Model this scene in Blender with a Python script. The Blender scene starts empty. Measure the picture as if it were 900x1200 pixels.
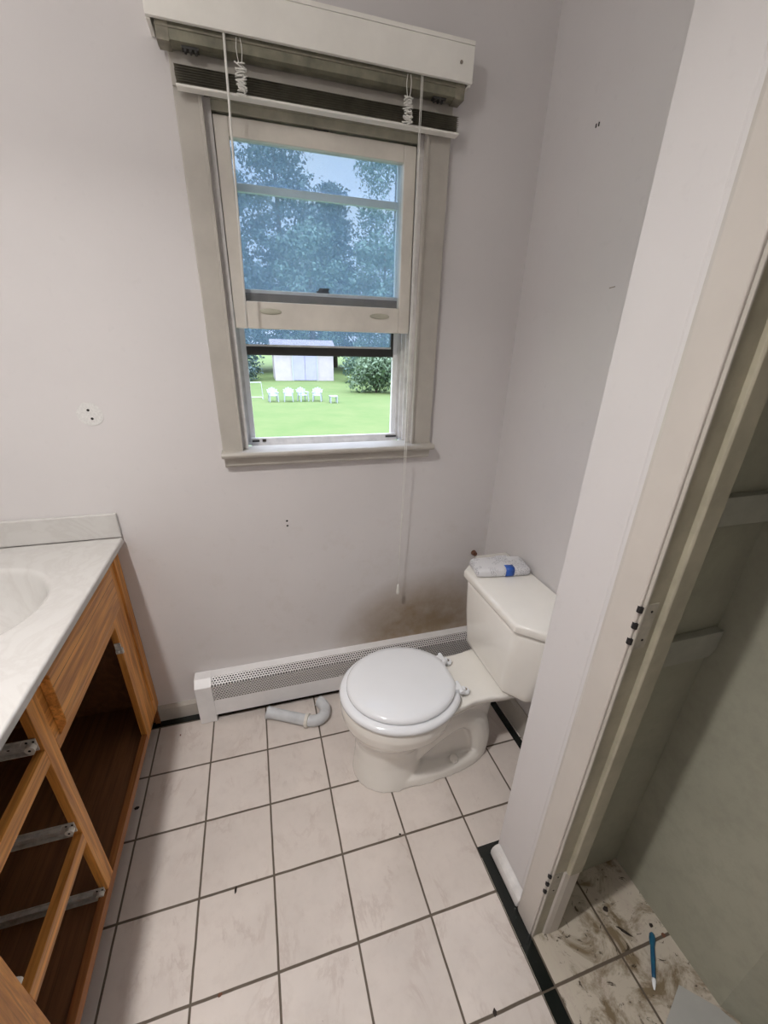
import bpy, bmesh, math, random
from mathutils import Vector, Matrix
random.seed(7)
PI = math.pi
scene = bpy.context.scene
COL = scene.collection

# ---------------------------------------------------------------- materials
def nmat(name):
    m = bpy.data.materials.new(name); m.use_nodes = True
    nt = m.node_tree
    return m, nt, nt.nodes['Principled BSDF']

def N(nt, typ, **kw):
    n = nt.nodes.new(typ)
    for k, v in kw.items():
        setattr(n, k, v)
    return n

def L(nt, a, b): nt.links.new(a, b)

def math_(nt, op, a, b=None, c=None, clamp=False):
    n = nt.nodes.new('ShaderNodeMath'); n.operation = op; n.use_clamp = clamp
    for i, v in enumerate((a, b, c)):
        if v is None: continue
        if isinstance(v, (int, float)): n.inputs[i].default_value = v
        else: nt.links.new(v, n.inputs[i])
    return n.outputs[0]

def mixc(nt, fac, a, b):
    n = nt.nodes.new('ShaderNodeMix'); n.data_type = 'RGBA'
    for idx, v in ((0, fac), (6, a), (7, b)):
        if isinstance(v, (int, float)): n.inputs[idx].default_value = v
        elif isinstance(v, (tuple, list)): n.inputs[idx].default_value = (*v[:3], 1)
        else: nt.links.new(v, n.inputs[idx])
    return n.outputs[2]

def noise(nt, scale, detail=3, rough=.5, vec=None, dist=0):
    n = nt.nodes.new('ShaderNodeTexNoise')
    n.inputs['Scale'].default_value = scale; n.inputs['Detail'].default_value = detail
    n.inputs['Roughness'].default_value = rough; n.inputs['Distortion'].default_value = dist
    if vec is not None: nt.links.new(vec, n.inputs['Vector'])
    return n.outputs['Fac']

def ramp(nt, fac, p0, p1, c0=(0, 0, 0), c1=(1, 1, 1)):
    n = nt.nodes.new('ShaderNodeValToRGB')
    n.color_ramp.elements[0].position = p0; n.color_ramp.elements[1].position = p1
    n.color_ramp.elements[0].color = (*c0, 1); n.color_ramp.elements[1].color = (*c1, 1)
    nt.links.new(fac, n.inputs[0]); return n.outputs[0]

def coords(nt, scale=None):
    t = nt.nodes.new('ShaderNodeTexCoord')
    if scale is None: return t.outputs['Object']
    m = nt.nodes.new('ShaderNodeMapping'); m.inputs['Scale'].default_value = scale
    nt.links.new(t.outputs['Object'], m.inputs['Vector']); return m.outputs[0]

def bump(nt, p, h, strength=.2, dist=.002):
    b = nt.nodes.new('ShaderNodeBump'); b.inputs['Strength'].default_value = strength
    b.inputs['Distance'].default_value = dist
    nt.links.new(h, b.inputs['Height']); nt.links.new(b.outputs[0], p.inputs['Normal'])

def plain(name, col, rough=.5, var=.06, scale=20, metallic=0, spec=.5, bmp=0, bscale=150):
    m, nt, p = nmat(name)
    v = coords(nt)
    f = noise(nt, scale, 4, .6, v)
    dk = tuple(c * (1 - var * 2) for c in col); lt = tuple(min(1, c * (1 + var)) for c in col)
    L(nt, ramp(nt, f, .3, .7, dk, lt), p.inputs['Base Color'])
    p.inputs['Roughness'].default_value = rough; p.inputs['Metallic'].default_value = metallic
    p.inputs['Specular IOR Level'].default_value = spec
    if bmp: bump(nt, p, noise(nt, bscale, 3, .6, v), bmp, .001)
    return m

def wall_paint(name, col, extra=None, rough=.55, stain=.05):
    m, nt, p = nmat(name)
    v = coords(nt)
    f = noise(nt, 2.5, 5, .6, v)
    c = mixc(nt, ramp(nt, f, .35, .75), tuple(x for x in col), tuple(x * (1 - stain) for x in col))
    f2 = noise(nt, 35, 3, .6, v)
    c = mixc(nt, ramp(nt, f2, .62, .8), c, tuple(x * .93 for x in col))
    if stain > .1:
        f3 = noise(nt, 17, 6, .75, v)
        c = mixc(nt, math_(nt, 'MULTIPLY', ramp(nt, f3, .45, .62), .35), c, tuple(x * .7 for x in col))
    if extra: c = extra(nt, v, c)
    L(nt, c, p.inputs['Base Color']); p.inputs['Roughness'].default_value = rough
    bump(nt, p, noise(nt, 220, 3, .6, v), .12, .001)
    return m

def sepxyz(nt, v):
    s = nt.nodes.new('ShaderNodeSeparateXYZ'); nt.links.new(v, s.inputs[0]); return s.outputs

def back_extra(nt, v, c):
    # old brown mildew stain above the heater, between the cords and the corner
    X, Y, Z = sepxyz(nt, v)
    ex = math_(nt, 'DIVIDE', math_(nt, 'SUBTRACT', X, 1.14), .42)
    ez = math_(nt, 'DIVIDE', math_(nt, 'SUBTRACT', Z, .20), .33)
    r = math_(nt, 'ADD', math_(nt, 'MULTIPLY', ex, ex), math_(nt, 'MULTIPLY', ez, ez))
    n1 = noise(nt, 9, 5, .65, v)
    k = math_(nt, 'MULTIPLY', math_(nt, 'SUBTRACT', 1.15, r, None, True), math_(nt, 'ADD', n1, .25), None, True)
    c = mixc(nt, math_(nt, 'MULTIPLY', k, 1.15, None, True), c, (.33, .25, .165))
    # faint splash marks
    n2 = noise(nt, 14, 6, .7, v)
    zz = math_(nt, 'LESS_THAN', Z, .8)
    k2 = math_(nt, 'MULTIPLY', math_(nt, 'MULTIPLY', ramp(nt, n2, .55, .75), zz), .22)
    return mixc(nt, k2, c, (.50, .45, .38))

M = {}
M['wall'] = wall_paint('wall_paint', (.68, .655, .65))
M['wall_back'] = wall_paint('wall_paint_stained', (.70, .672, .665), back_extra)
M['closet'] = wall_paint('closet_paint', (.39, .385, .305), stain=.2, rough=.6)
M['ceiling'] = wall_paint('ceiling_paint', (.80, .79, .78))
M['trim'] = plain('trim_paint', (.49, .46, .41), .38, .05, 12)
M['sash'] = plain('sash_paint', (.72, .68, .61), .35, .06, 10)
M['strip'] = plain('rail_shade_brown', (.22, .185, .165), .6, .1, 20)  # brown of the shaded band on the upper sash's bottom rail
M['mort'] = plain('mortise_paint', (.46, .43, .36), .6, .12, 40)
M['casing'] = plain('door_casing_paint', (.57, .53, .485), .35, .03, 6)
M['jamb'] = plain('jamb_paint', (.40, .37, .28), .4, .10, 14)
M['vinyl'] = plain('window_vinyl', (.70, .68, .66), .35, .09, 25)
M['valance'] = plain('valance_paint', (.88, .86, .80), .4, .03, 9)
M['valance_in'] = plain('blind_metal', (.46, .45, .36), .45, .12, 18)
M['porcelain'] = plain('bone_porcelain', (.88, .855, .80), .12, .02, 5)
M['seat'] = plain('seat_plastic', (.86, .88, .91), .16, .01, 6)
M['heater'] = plain('heater_enamel', (.88, .87, .87), .3, .03, 14)
M['pvc'] = plain('grey_pvc', (.62, .64, .66), .35, .05, 30)
M['pvcw'] = plain('white_nut', (.80, .77, .70), .4, .05, 30)
M['dark'] = plain('dark_metal', (.03, .028, .025), .5, .1, 40)
M['hinge'] = plain('dark_hinge', (.06, .045, .03), .5, .2, 80, metallic=.6)
M['slide'] = plain('slide_enamel', (.66, .64, .60), .35, .15, 60)
M['screw'] = plain('screw_metal', (.35, .3, .25), .4, .2, 60, metallic=.7)
M['hole'] = plain('hole_black', (.012, .01, .01), .8, .1, 40)
M['plaster'] = plain('filler_plaster', (.74, .73, .71), .8, .06, 200)
M['blue'] = plain('blue_plastic', (.02, .10, .45), .35, .1, 50)
M['cord'] = plain('clear_cord', (.80, .79, .74), .3, .03, 60)
M['soccer'] = plain('white_pipe', (.5, .52, .52), .4, .02, 5)
M['garden'] = plain('garden_plastic', (.42, .45, .50), .4, .02, 5)
M['shedw'] = plain('shed_siding', (.60, .54, .57), .6, .04, 2)
M['shedd'] = plain('shed_door_paint', (.47, .46, .62), .5, .04, 2)
M['shedr'] = plain('shed_shingle', (.22, .19, .21), .8, .2, 3)
M['bark'] = plain('bark', (.12, .09, .07), .9, .3, 4)
M['crumb'] = plain('crumb_black', (.03, .02, .015), .8, .3, 80)
M['crumbr'] = plain('crumb_brown', (.16, .07, .04), .8, .3, 80)
M['sheet'] = plain('grey_sheet', (.44, .44, .42), .45, .05, 8)

def green_marble():
    m, nt, p = nmat('dark_green_marble'); v = coords(nt)
    f = noise(nt, 30, 6, .7, v, 2)
    L(nt, ramp(nt, f, .62, .80, (.006, .0085, .0075), (.09, .12, .10)), p.inputs['Base Color'])
    p.inputs['Roughness'].default_value = .22
    return m
M['marble'] = green_marble()

def cultured():
    m, nt, p = nmat('cultured_marble'); v = coords(nt)
    f = noise(nt, 5, 6, .6, v, 3)
    k = math_(nt, 'ABSOLUTE', math_(nt, 'SUBTRACT', f, .5))
    L(nt, ramp(nt, k, .0, .10, (.585, .565, .54), (.625, .61, .585)), p.inputs['Base Color'])
    p.inputs['Roughness'].default_value = .16
    return m
M['counter'] = cultured()

TX, TY, S0 = .203, .2148, 1.053
def tile_mat(name, xoff, base, dirty):
    m, nt, p = nmat(name); v = coords(nt)
    X, Y, Z = sepxyz(nt, v)
    wob = math_(nt, 'MULTIPLY', math_(nt, 'SUBTRACT', noise(nt, 14, 3, .5, v), .5), .0022)
    def line(c, off, pitch, hw):
        t = math_(nt, 'DIVIDE', math_(nt, 'ADD', math_(nt, 'SUBTRACT', c, off), wob), pitch)
        f = math_(nt, 'FRACT', math_(nt, 'ADD', t, 100.5))
        d = math_(nt, 'MULTIPLY', math_(nt, 'ABSOLUTE', math_(nt, 'SUBTRACT', f, .5)), pitch)
        return math_(nt, 'SUBTRACT', 1, math_(nt, 'SMOOTHSTEP' if False else 'DIVIDE', d, hw), None, True)
    gx = line(X, xoff, TX, .0034); gy = line(Y, 0, TY, .0040)
    g = math_(nt, 'MAXIMUM', gx, gy)
    g = math_(nt, 'MULTIPLY', g, 3.0, None, True)
    # per tile variation
    ix = math_(nt, 'FLOOR', math_(nt, 'DIVIDE', math_(nt, 'SUBTRACT', X, xoff), TX))
    iy = math_(nt, 'FLOOR', math_(nt, 'DIVIDE', Y, TY))
    cb = nt.nodes.new('ShaderNodeCombineXYZ'); L(nt, ix, cb.inputs[0]); L(nt, iy, cb.inputs[1])
    wn = nt.nodes.new('ShaderNodeTexWhiteNoise'); wn.noise_dimensions = '3D'; L(nt, cb.outputs[0], wn.inputs['Vector'])
    # marble veins, shifted from tile to tile
    va = nt.nodes.new('ShaderNodeVectorMath'); va.operation = 'ADD'; L(nt, v, va.inputs[0])
    vs = nt.nodes.new('ShaderNodeVectorMath'); vs.operation = 'SCALE'; L(nt, wn.outputs['Color'], vs.inputs[0]); vs.inputs['Scale'].default_value = 7
    L(nt, vs.outputs[0], va.inputs[1])
    mp = nt.nodes.new('ShaderNodeMapping'); mp.inputs['Rotation'].default_value = (0, 0, .8); mp.inputs['Scale'].default_value = (1, .45, 1); L(nt, va.outputs[0], mp.inputs['Vector'])
    n1 = noise(nt, 7, 8, .68, mp.outputs[0], .5)
    k = math_(nt, 'ABSOLUTE', math_(nt, 'SUBTRACT', n1, .5))
    veins = ramp(nt, k, .0, .035, (1, 1, 1), (0, 0, 0))
    n2 = noise(nt, 5, 4, .6, va.outputs[0])
    c = mixc(nt, ramp(nt, n2, .3, .7), base, tuple(b * .86 for b in base))
    c = mixc(nt, math_(nt, 'MULTIPLY', wn.outputs['Value'], .12), c, (.40, .34, .29))
    vm = ramp(nt, noise(nt, 11, 2, .5, va.outputs[0]), .45, .65)
    c = mixc(nt, math_(nt, 'MULTIPLY', math_(nt, 'MULTIPLY', veins, vm), .40), c, (.46, .37, .33))
    n6 = noise(nt, 30, 5, .7, va.outputs[0])
    c = mixc(nt, math_(nt, 'MULTIPLY', ramp(nt, n6, .5, .7), .18), c, (.50, .42, .38))
    if dirty:
        n3 = noise(nt, 9, 6, .7, v, .6)
        c = mixc(nt, ramp(nt, n3, .48, .62), c, (.20, .15, .09))
        n4 = noise(nt, 26, 5, .7, v, 1.5)
        c = mixc(nt, ramp(nt, n4, .60, .66), c, (.05, .035, .02))
    else:
        n4 = noise(nt, 60, 3, .6, v)
        c = mixc(nt, ramp(nt, n4, .74, .77), c, (.10, .07, .05))
    n5 = noise(nt, 22, 3, .6, v)
    gc = mixc(nt, n5, (.075, .055, .035), (.17, .14, .11))
    L(nt, mixc(nt, g, c, gc), p.inputs['Base Color'])
    rg = math_(nt, 'ADD', math_(nt, 'MULTIPLY', g, .5), .30 if not dirty else .5)
    L(nt, rg, p.inputs['Roughness'])
    bump(nt, p, math_(nt, 'SUBTRACT', 1, g), .5, .0015)
    return m
M['tile'] = tile_mat('marbled_floor_tile', 0, (.755, .685, .635), False)
M['tile_c'] = tile_mat('dirty_closet_tile', S0, (.60, .54, .45), True)

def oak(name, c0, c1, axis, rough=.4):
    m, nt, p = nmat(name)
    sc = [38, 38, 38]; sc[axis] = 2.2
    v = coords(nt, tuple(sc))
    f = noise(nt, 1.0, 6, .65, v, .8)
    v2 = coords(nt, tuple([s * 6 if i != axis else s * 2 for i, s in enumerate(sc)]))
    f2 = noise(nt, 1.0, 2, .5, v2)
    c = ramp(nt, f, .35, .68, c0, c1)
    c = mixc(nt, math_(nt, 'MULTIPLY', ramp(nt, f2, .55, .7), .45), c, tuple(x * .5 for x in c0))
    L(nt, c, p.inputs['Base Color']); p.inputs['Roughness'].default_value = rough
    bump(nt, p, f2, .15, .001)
    return m
M['oak_v'] = oak('oak_vertical_grain', (.40, .145, .025), (.90, .42, .10), 2)
M['oak_h'] = oak('oak_long_grain', (.40, .145, .025), (.90, .42, .10), 1)
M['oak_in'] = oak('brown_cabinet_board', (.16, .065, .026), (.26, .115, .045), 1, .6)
M['oak_red'] = oak('oak_reddish_edge', (.26, .085, .022), (.46, .19, .06), 1)

def perforated(slope):
    m, nt, p = nmat('perforated_enamel')
    v = coords(nt)
    X, Y, Z = sepxyz(nt, v)
    # distance along the sheet: use Z - Y so the sloped part keeps its rows
    w = math_(nt, 'MULTIPLY', math_(nt, 'ADD', Z, Y), .70) if slope else Z
    pit = .0105
    a = math_(nt, 'DIVIDE', X, pit); b = math_(nt, 'DIVIDE', w, pit * .8)
    row = math_(nt, 'FLOOR', b)
    sh = math_(nt, 'MULTIPLY', math_(nt, 'MODULO', math_(nt, 'ADD', row, 100), 2), .5)
    fx = math_(nt, 'SUBTRACT', math_(nt, 'FRACT', math_(nt, 'ADD', math_(nt, 'ADD', a, sh), 100)), .5)
    fy = math_(nt, 'SUBTRACT', math_(nt, 'FRACT', math_(nt, 'ADD', b, 100)), .5)
    d = math_(nt, 'SQRT', math_(nt, 'ADD', math_(nt, 'MULTIPLY', fx, fx), math_(nt, 'MULTIPLY', fy, fy)))
    hole = math_(nt, 'LESS_THAN', d, .34)
    p.inputs['Base Color'].default_value = (.70, .68, .67, 1); p.inputs['Roughness'].default_value = .35
    inv = math_(nt, 'SUBTRACT', 1, hole)
    L(nt, inv, p.inputs['Alpha'])
    return m
M['perf'] = perforated(False); M['perf_s'] = perforated(True)

def glass(name, dust_haze, col=(.80, .86, .92), streak=True):
    m, nt, p = nmat(name)
    nt.nodes.remove(p)
    out = nt.nodes['Material Output']
    tr = nt.nodes.new('ShaderNodeBsdfTransparent'); tr.inputs[0].default_value = (.95, .97, .98, 1)
    gl = nt.nodes.new('ShaderNodeBsdfGlossy'); gl.inputs['Roughness'].default_value = .02
    fr = nt.nodes.new('ShaderNodeFresnel'); fr.inputs[0].default_value = 1.2
    m1 = nt.nodes.new('ShaderNodeMixShader'); L(nt, fr.outputs[0], m1.inputs[0]); L(nt, tr.outputs[0], m1.inputs[1]); L(nt, gl.outputs[0], m1.inputs[2])
    df = nt.nodes.new('ShaderNodeBsdfDiffuse'); df.inputs[0].default_value = (*col, 1)
    tl = nt.nodes.new('ShaderNodeBsdfTranslucent'); tl.inputs[0].default_value = (*col, 1)
    m0 = nt.nodes.new('ShaderNodeMixShader'); m0.inputs[0].default_value = .7
    L(nt, df.outputs[0], m0.inputs[1]); L(nt, tl.outputs[0], m0.inputs[2])
    v = coords(nt)
    if streak:
        f = ramp(nt, noise(nt, 260, 2, .5, v), .70, .76)
        f = math_(nt, 'ADD', math_(nt, 'MULTIPLY', f, .25), dust_haze)
    else:
        f = math_(nt, 'ADD', math_(nt, 'MULTIPLY', noise(nt, 12, 3, .5, v), .05), dust_haze)
    m2 = nt.nodes.new('ShaderNodeMixShader'); L(nt, f, m2.inputs[0]); L(nt, m1.outputs[0], m2.inputs[1]); L(nt, m0.outputs[0], m2.inputs[2])
    L(nt, m2.outputs[0], out.inputs[0])
    return m
M['glass'] = glass('clear_glass', .01, streak=False)
M['storm'] = glass('dusty_wet_haze_glass', .20, (.36, .52, .74))  # wet dusty pane; blue haze and reflection are mixed into its tint

def leafm(name, c0, c1):
    m, nt, p = nmat(name); v = coords(nt)
    f = noise(nt, 1.3, 5, .7, v)
    L(nt, ramp(nt, f, .3, .7, c0, c1), p.inputs['Base Color']); p.inputs['Roughness'].default_value = .7
    return m
M['leaf_a'] = leafm('conifer_needles', (.035, .072, .072), (.10, .15, .145))  # tree greens tinted blue, haze put into the leaf colour
M['leaf_b'] = leafm('broad_leaves', (.07, .13, .10), (.16, .24, .19))
M['leaf_bush'] = leafm('bush_leaves', (.06, .11, .055), (.19, .26, .16))
def lawnm():
    m, nt, p = nmat('lawn_grass'); v = coords(nt)
    f = noise(nt, .5, 6, .7, v); f2 = noise(nt, 6, 4, .7, v)
    c = ramp(nt, f, .35, .7, (.082, .138, .030), (.125, .160, .048))
    c = mixc(nt, math_(nt, 'MULTIPLY', f2, .4), c, (.10, .145, .045))
    L(nt, c, p.inputs['Base Color']); p.inputs['Roughness'].default_value = .9
    return m
M['lawn'] = lawnm()
def packm():
    m, nt, p = nmat('printed_white_film'); v = coords(nt)
    X, Y, Z = sepxyz(nt, v)
    f = noise(nt, 95, 2, .5, v, 2.5)
    k = math_(nt, 'ABSOLUTE', math_(nt, 'SUBTRACT', f, .5))
    ink = math_(nt, 'LESS_THAN', k, .022)
    reg = math_(nt, 'GREATER_THAN', noise(nt, 18, 2, .5, v), .47)
    c = mixc(nt, math_(nt, 'MULTIPLY', math_(nt, 'MULTIPLY', ink, reg), .85), (.74, .74, .76), (.10, .10, .14))
    L(nt, c, p.inputs['Base Color']); p.inputs['Roughness'].default_value = .3
    bump(nt, p, noise(nt, 60, 3, .6, v), .5, .004)
    return m
M['pack'] = packm()
def stickm():
    m, nt, p = nmat('teal_plastic'); v = coords(nt)
    L(nt, ramp(nt, noise(nt, 20, 2, .5, v), .35, .65, (.012, .075, .17), (.02, .14, .20)), p.inputs['Base Color'])
    p.inputs['Roughness'].default_value = .3
    return m
M['teal'] = stickm()
def emis(name, col, st):
    m, nt, p = nmat(name)
    p.inputs['Base Color'].default_value = (.9, .9, .9, 1)
    p.inputs['Emission Color'].default_value = (*col, 1); p.inputs['Emission Strength'].default_value = st
    return m
M['slat'] = plain('slat_paint', (.24, .22, .165), .45, .2, 30)
M['rail'] = plain('headrail_shade_olive', (.21, .20, .145), .5, .2, 25)  # dark olive puts the valance's shadow into the headrail colour
M['lamp'] = emis('lit_opal_glass', (1, .93, .84), 1.5)

# ---------------------------------------------------------------- mesh helpers
def box(bm, x0, x1, y0, y1, z0, z1):
    vs = [bm.verts.new((x, y, z)) for x in (x0, x1) for y in (y0, y1) for z in (z0, z1)]
    for f in ((0, 1, 3, 2), (4, 6, 7, 5), (0, 4, 5, 1), (2, 3, 7, 6), (0, 2, 6, 4), (1, 5, 7, 3)):
        bm.faces.new([vs[i] for i in f])
def bxm(*a):
    bm = bmesh.new(); box(bm, *a); return bm
def prism(bm, pts, axis, a0, a1):
    # pts: 2-D outline in the two remaining axes (in xyz order); extruded along axis
    def mk(p, a):
        c = list(p); c.insert(axis, a); return bm.verts.new(c)
    A = [mk(p, a0) for p in pts]; B = [mk(p, a1) for p in pts]
    n = len(pts)
    bm.faces.new(A); bm.faces.new(B[::-1])
    for i in range(n):
        bm.faces.new((A[i], B[i], B[(i + 1) % n], A[(i + 1) % n]))
def loft(bm, rings, cap=True):
    R = [[bm.verts.new(p) for p in r] for r in rings]
    n = len(R[0])
    for a, b in zip(R[:-1], R[1:]):
        for i in range(n):
            bm.faces.new((a[i], a[(i + 1) % n], b[(i + 1) % n], b[i]))
    if cap: bm.faces.new(R[0][::-1]); bm.faces.new(R[-1])
def egg(cx, cy, af, ab, b, z, n=56, p=2.0):
    out = []
    for i in range(n):
        t = 2 * PI * i / n; c, s = math.cos(t), math.sin(t)
        c = math.copysign(abs(c) ** (2 / p), c); s = math.copysign(abs(s) ** (2 / p), s)
        out.append((cx + (ab if c > 0 else af) * c, cy + b * s, z))
    return out
def tube(bm, pts, r, n=10, cap=True):
    pts = [Vector(p) for p in pts]
    rs = r if isinstance(r, (list, tuple)) else [r] * len(pts)
    rings = []; up = None
    for i, p in enumerate(pts):
        d = (pts[min(i + 1, len(pts) - 1)] - pts[max(i - 1, 0)]).normalized()
        if up is None:
            up = Vector((0, 0, 1)) if abs(d.z) < .9 else Vector((1, 0, 0))
        s = d.cross(up).normalized(); up = s.cross(d).normalized()
        rings.append([tuple(p + rs[i] * (math.cos(2 * PI * k / n) * s + math.sin(2 * PI * k / n) * up)) for k in range(n)])
    loft(bm, rings, cap)
def spline(pts, k=8):
    P = [Vector(p) for p in pts]; out = []
    for i in range(len(P) - 1):
        a, b, c, d = P[max(i - 1, 0)], P[i], P[i + 1], P[min(i + 2, len(P) - 1)]
        for j in range(k):
            t = j / k
            out.append(.5 * ((2 * b) + (c - a) * t + (2 * a - 5 * b + 4 * c - d) * t * t + (3 * b - a - 3 * c + d) * t ** 3))
    out.append(P[-1]); return out
def roundrect(x0, x1, y0, y1, r, k=5):
    out = []
    for cx, cy, a0 in ((x1 - r, y1 - r, 0), (x0 + r, y1 - r, PI / 2), (x0 + r, y0 + r, PI), (x1 - r, y0 + r, 3 * PI / 2)):
        for i in range(k + 1):
            a = a0 + PI / 2 * i / k; out.append((cx + r * math.cos(a), cy + r * math.sin(a)))
    return out

def obj(name, bm, mat, parent=None, smooth=False, bevel=0, seg=2):
    bmesh.ops.recalc_face_normals(bm, faces=bm.faces[:])
    me = bpy.data.meshes.new(name); bm.to_mesh(me); bm.free()
    o = bpy.data.objects.new(name, me); COL.objects.link(o)
    me.materials.append(mat)
    if smooth:
        for p in me.polygons: p.use_smooth = True
    if bevel:
        b = o.modifiers.new('bevel', 'BEVEL'); b.width = bevel; b.segments = seg; b.limit_method = 'ANGLE'; b.angle_limit = math.radians(40)
    if parent is not None:
        o.parent = parent
        w = Matrix.Identity(4); q = parent
        while q is not None:
            w = Matrix.Translation(q.location) @ w if q.type == 'EMPTY' else w
            q = q.parent
        o.matrix_parent_inverse = w.inverted() if parent.type == 'EMPTY' else Matrix.Identity(4)
    return o
def part(name, bm, mat, parent, **k): return obj(name, bm, mat, parent, **k)
def thing(name, label, cat, loc=(0, 0, 0), group=None):
    o = bpy.data.objects.new(name, None); COL.objects.link(o); o.location = loc
    o.empty_display_size = .1
    o['label'] = label; o['category'] = cat
    if group: o['group'] = group
    return o
def tag(o, label, cat, group=None, kind=None):
    o['label'] = label; o['category'] = cat
    if group: o['group'] = group
    if kind: o['kind'] = kind
    return o
def struct(name, bm, mat, **k):
    o = obj(name, bm, mat, **k); o['kind'] = 'structure'; return o

# ---------------------------------------------------------------- room shell
YW, XR, XL, YF, ZC = .258, 1.39, -.55, -2.30, 2.42
WX0, WX1, WZ0, WZ1 = .440, 1.012, 1.06, 1.97
bm = bmesh.new()
box(bm, XL - .12, WX0, YW, YW + .14, -.05, ZC); box(bm, WX1, 1.60, YW, YW + .14, -.05, ZC)
box(bm, WX0, WX1, YW, YW + .14, -.05, WZ0); box(bm, WX0, WX1, YW, YW + .14, WZ1, ZC)
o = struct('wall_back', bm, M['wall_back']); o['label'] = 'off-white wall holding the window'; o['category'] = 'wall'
def S(name, b, mat, label, cat, **k):
    o = struct(name, b, mat, **k); o['label'] = label; o['category'] = cat; return o
S('wall_right', bxm(XR, XR + .12, -.546, YW, -.05, ZC), M['wall'], 'off-white wall behind the toilet tank', 'wall')
S('wall_left', bxm(XL - .12, XL, YF, YW, -.05, ZC), M['wall'], 'off-white wall behind the vanity', 'wall')
S('wall_front', bxm(XL - .12, 1.60, YF - .12, YF, -.05, ZC), M['wall'], 'wall behind the camera', 'wall')
S('ceiling', bxm(XL - .12, 1.72, YF - .12, YW + .14, ZC, ZC + .1), M['ceiling'], 'plain white ceiling', 'ceiling')
S('wall_partition', bxm(1.074, XR + .12, -.670, -.546, -.05, ZC), M['wall'], 'white wall end standing between toilet and closet', 'wall', bevel=.003)
# wall above and beyond the closet opening
DY1 = -1.52
bm = bmesh.new(); box(bm, 1.074, 1.1345, YF, DY1, -.05, ZC); box(bm, 1.074, 1.1345, DY1, -.757, 2.05, ZC); box(bm, 1.074, 1.1345, -.757, -.6702, -.05, ZC)
S('wall_closet_front', bm, M['wall'], 'wall over and beside the closet opening', 'wall')
bm = bmesh.new()
prism(bm, [(1.55, -.6705), (1.415, -.6705), (1.415, -1.0), (1.47, -1.09), (1.47, YF), (1.55, YF)], 2, -.05, ZC)
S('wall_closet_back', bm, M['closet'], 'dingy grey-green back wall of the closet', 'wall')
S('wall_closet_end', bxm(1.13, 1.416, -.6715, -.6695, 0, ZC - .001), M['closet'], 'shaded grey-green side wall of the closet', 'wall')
bm = bmesh.new(); box(bm, XL, 1.015, YF, YW, -.05, 0)
box(bm, 1.015, XR, -.546, YW, -.05, 0)
S('floor', bm, M['tile'], 'cream marbled square tiles with dark grout', 'floor')
S('floor_closet', bxm(1.015, 1.50, YF, -.546, -.05, -.0002), M['tile_c'], 'dirty stained tiles in the closet', 'floor')
# dark green marble strips let into the floor
S('trim_1', bxm(-.03, XR - .015, .217, .245, -.001, .0015), M['marble'], 'dark green marble strip along the window wall', 'floor strip')
S('trim_2', bxm(1.343, 1.371, -.527, .217, -.001, .0015), M['marble'], 'dark green marble strip along the wall behind the toilet', 'floor strip')
S('trim_3', bxm(1.015, 1.343, -.556, -.527, -.001, .0016), M['marble'], 'dark green marble strip turning round the wall end', 'floor strip')
bm = bmesh.new(); box(bm, 1.016, 1.0505, -.8585, -.556, -.001, .0015); box(bm, 1.016, 1.0505, -1.40, -.8625, -.001, .0015)
S('trim_4', bm, M['marble'], 'dark green marble strip under the closet door casing', 'floor strip')
# baseboards
bm = bmesh.new(); prism(bm, [(YW, .001), (YW - .013, .001), (YW - .013, .062), (YW - .006, .073), (YW, .073)], 0, -.02, .160)
S('baseboard_back', bm, M['trim'], 'short low baseboard between vanity and heater', 'baseboard')
bm = bmesh.new(); prism(bm, [(XR, .001), (XR - .014, .001), (XR - .014, .095), (XR - .006, .110), (XR, .110)], 1, -.546, .19)
S('baseboard_right', bm, M['trim'], 'baseboard on the wall behind the toilet', 'baseboard')
bm = bmesh.new()
prof = [(1.074, .0016), (1.046, .0016), (1.046, .018), (1.050, .030), (1.058, .038), (1.074, .042)]
prism(bm, prof, 1, -.695, -.552)
S('baseboard_partition', bm, M['vinyl'], 'white rounded shoe moulding at the foot of the wall end', 'baseboard', bevel=.004)

# ---------------------------------------------------------------- closet doorway (door itself is gone)
door = thing('door_1', 'closet doorway with bare jamb and empty hinge mortises', 'doorway', (1.06, -.757, 0)); door['kind'] = 'structure'
bm = bmesh.new()
prism(bm, [(1.0745, -.757), (1.050, -.757), (1.0485, -.754), (1.0485, -.704), (1.051, -.697), (1.058, -.692), (1.0745, -.692)], 2, .0016, 2.12)
part('casing', bm, M['casing'], door, smooth=False, bevel=.0015)
bm = bmesh.new(); box(bm, 1.050, 1.0745, -1.58, -.757, 2.055, 2.12); part('casing', bm, M['casing'], door, bevel=.002)
bm = bmesh.new(); box(bm, 1.050, 1.0745, -1.58, -1.515, .0016, 2.055); part('casing', bm, M['casing'], door, bevel=.002)
part('jamb', bxm(1.0535, 1.1345, -.7618, -.7571, 0, 2.045), M['jamb'], door, bevel=.0015)
part('jamb_edge', bxm(1.0530, 1.0575, -.7635, -.757, 0, 2.045), M['trim'], door, bevel=.0015)
part('jamb', bxm(1.0535, 1.1345, -1.5199, -1.5145, 0, 2.045), M['jamb'], door, bevel=.0015)
part('head_jamb', bxm(1.0535, 1.1345, -1.5145, -.7618, 2.03, 2.0505), M['jamb'], door)
bm = bmesh.new(); prism(bm, [(1.091, -.7618), (1.091, -.770), (1.094, -.773), (1.128, -.773), (1.134, -.767), (1.134, -.7618)], 2, .285, 2.03)
part('door_stop', bm, M['jamb'], door, bevel=.001)
bm = bmesh.new(); prism(bm, [(1.084, -.7618), (1.088, -.766), (1.100, -.769), (1.128, -.769), (1.134, -.764), (1.134, -.7618)], 2, 0, .287)
part('door_stop', bm, M['casing'], door, bevel=.001)
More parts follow.
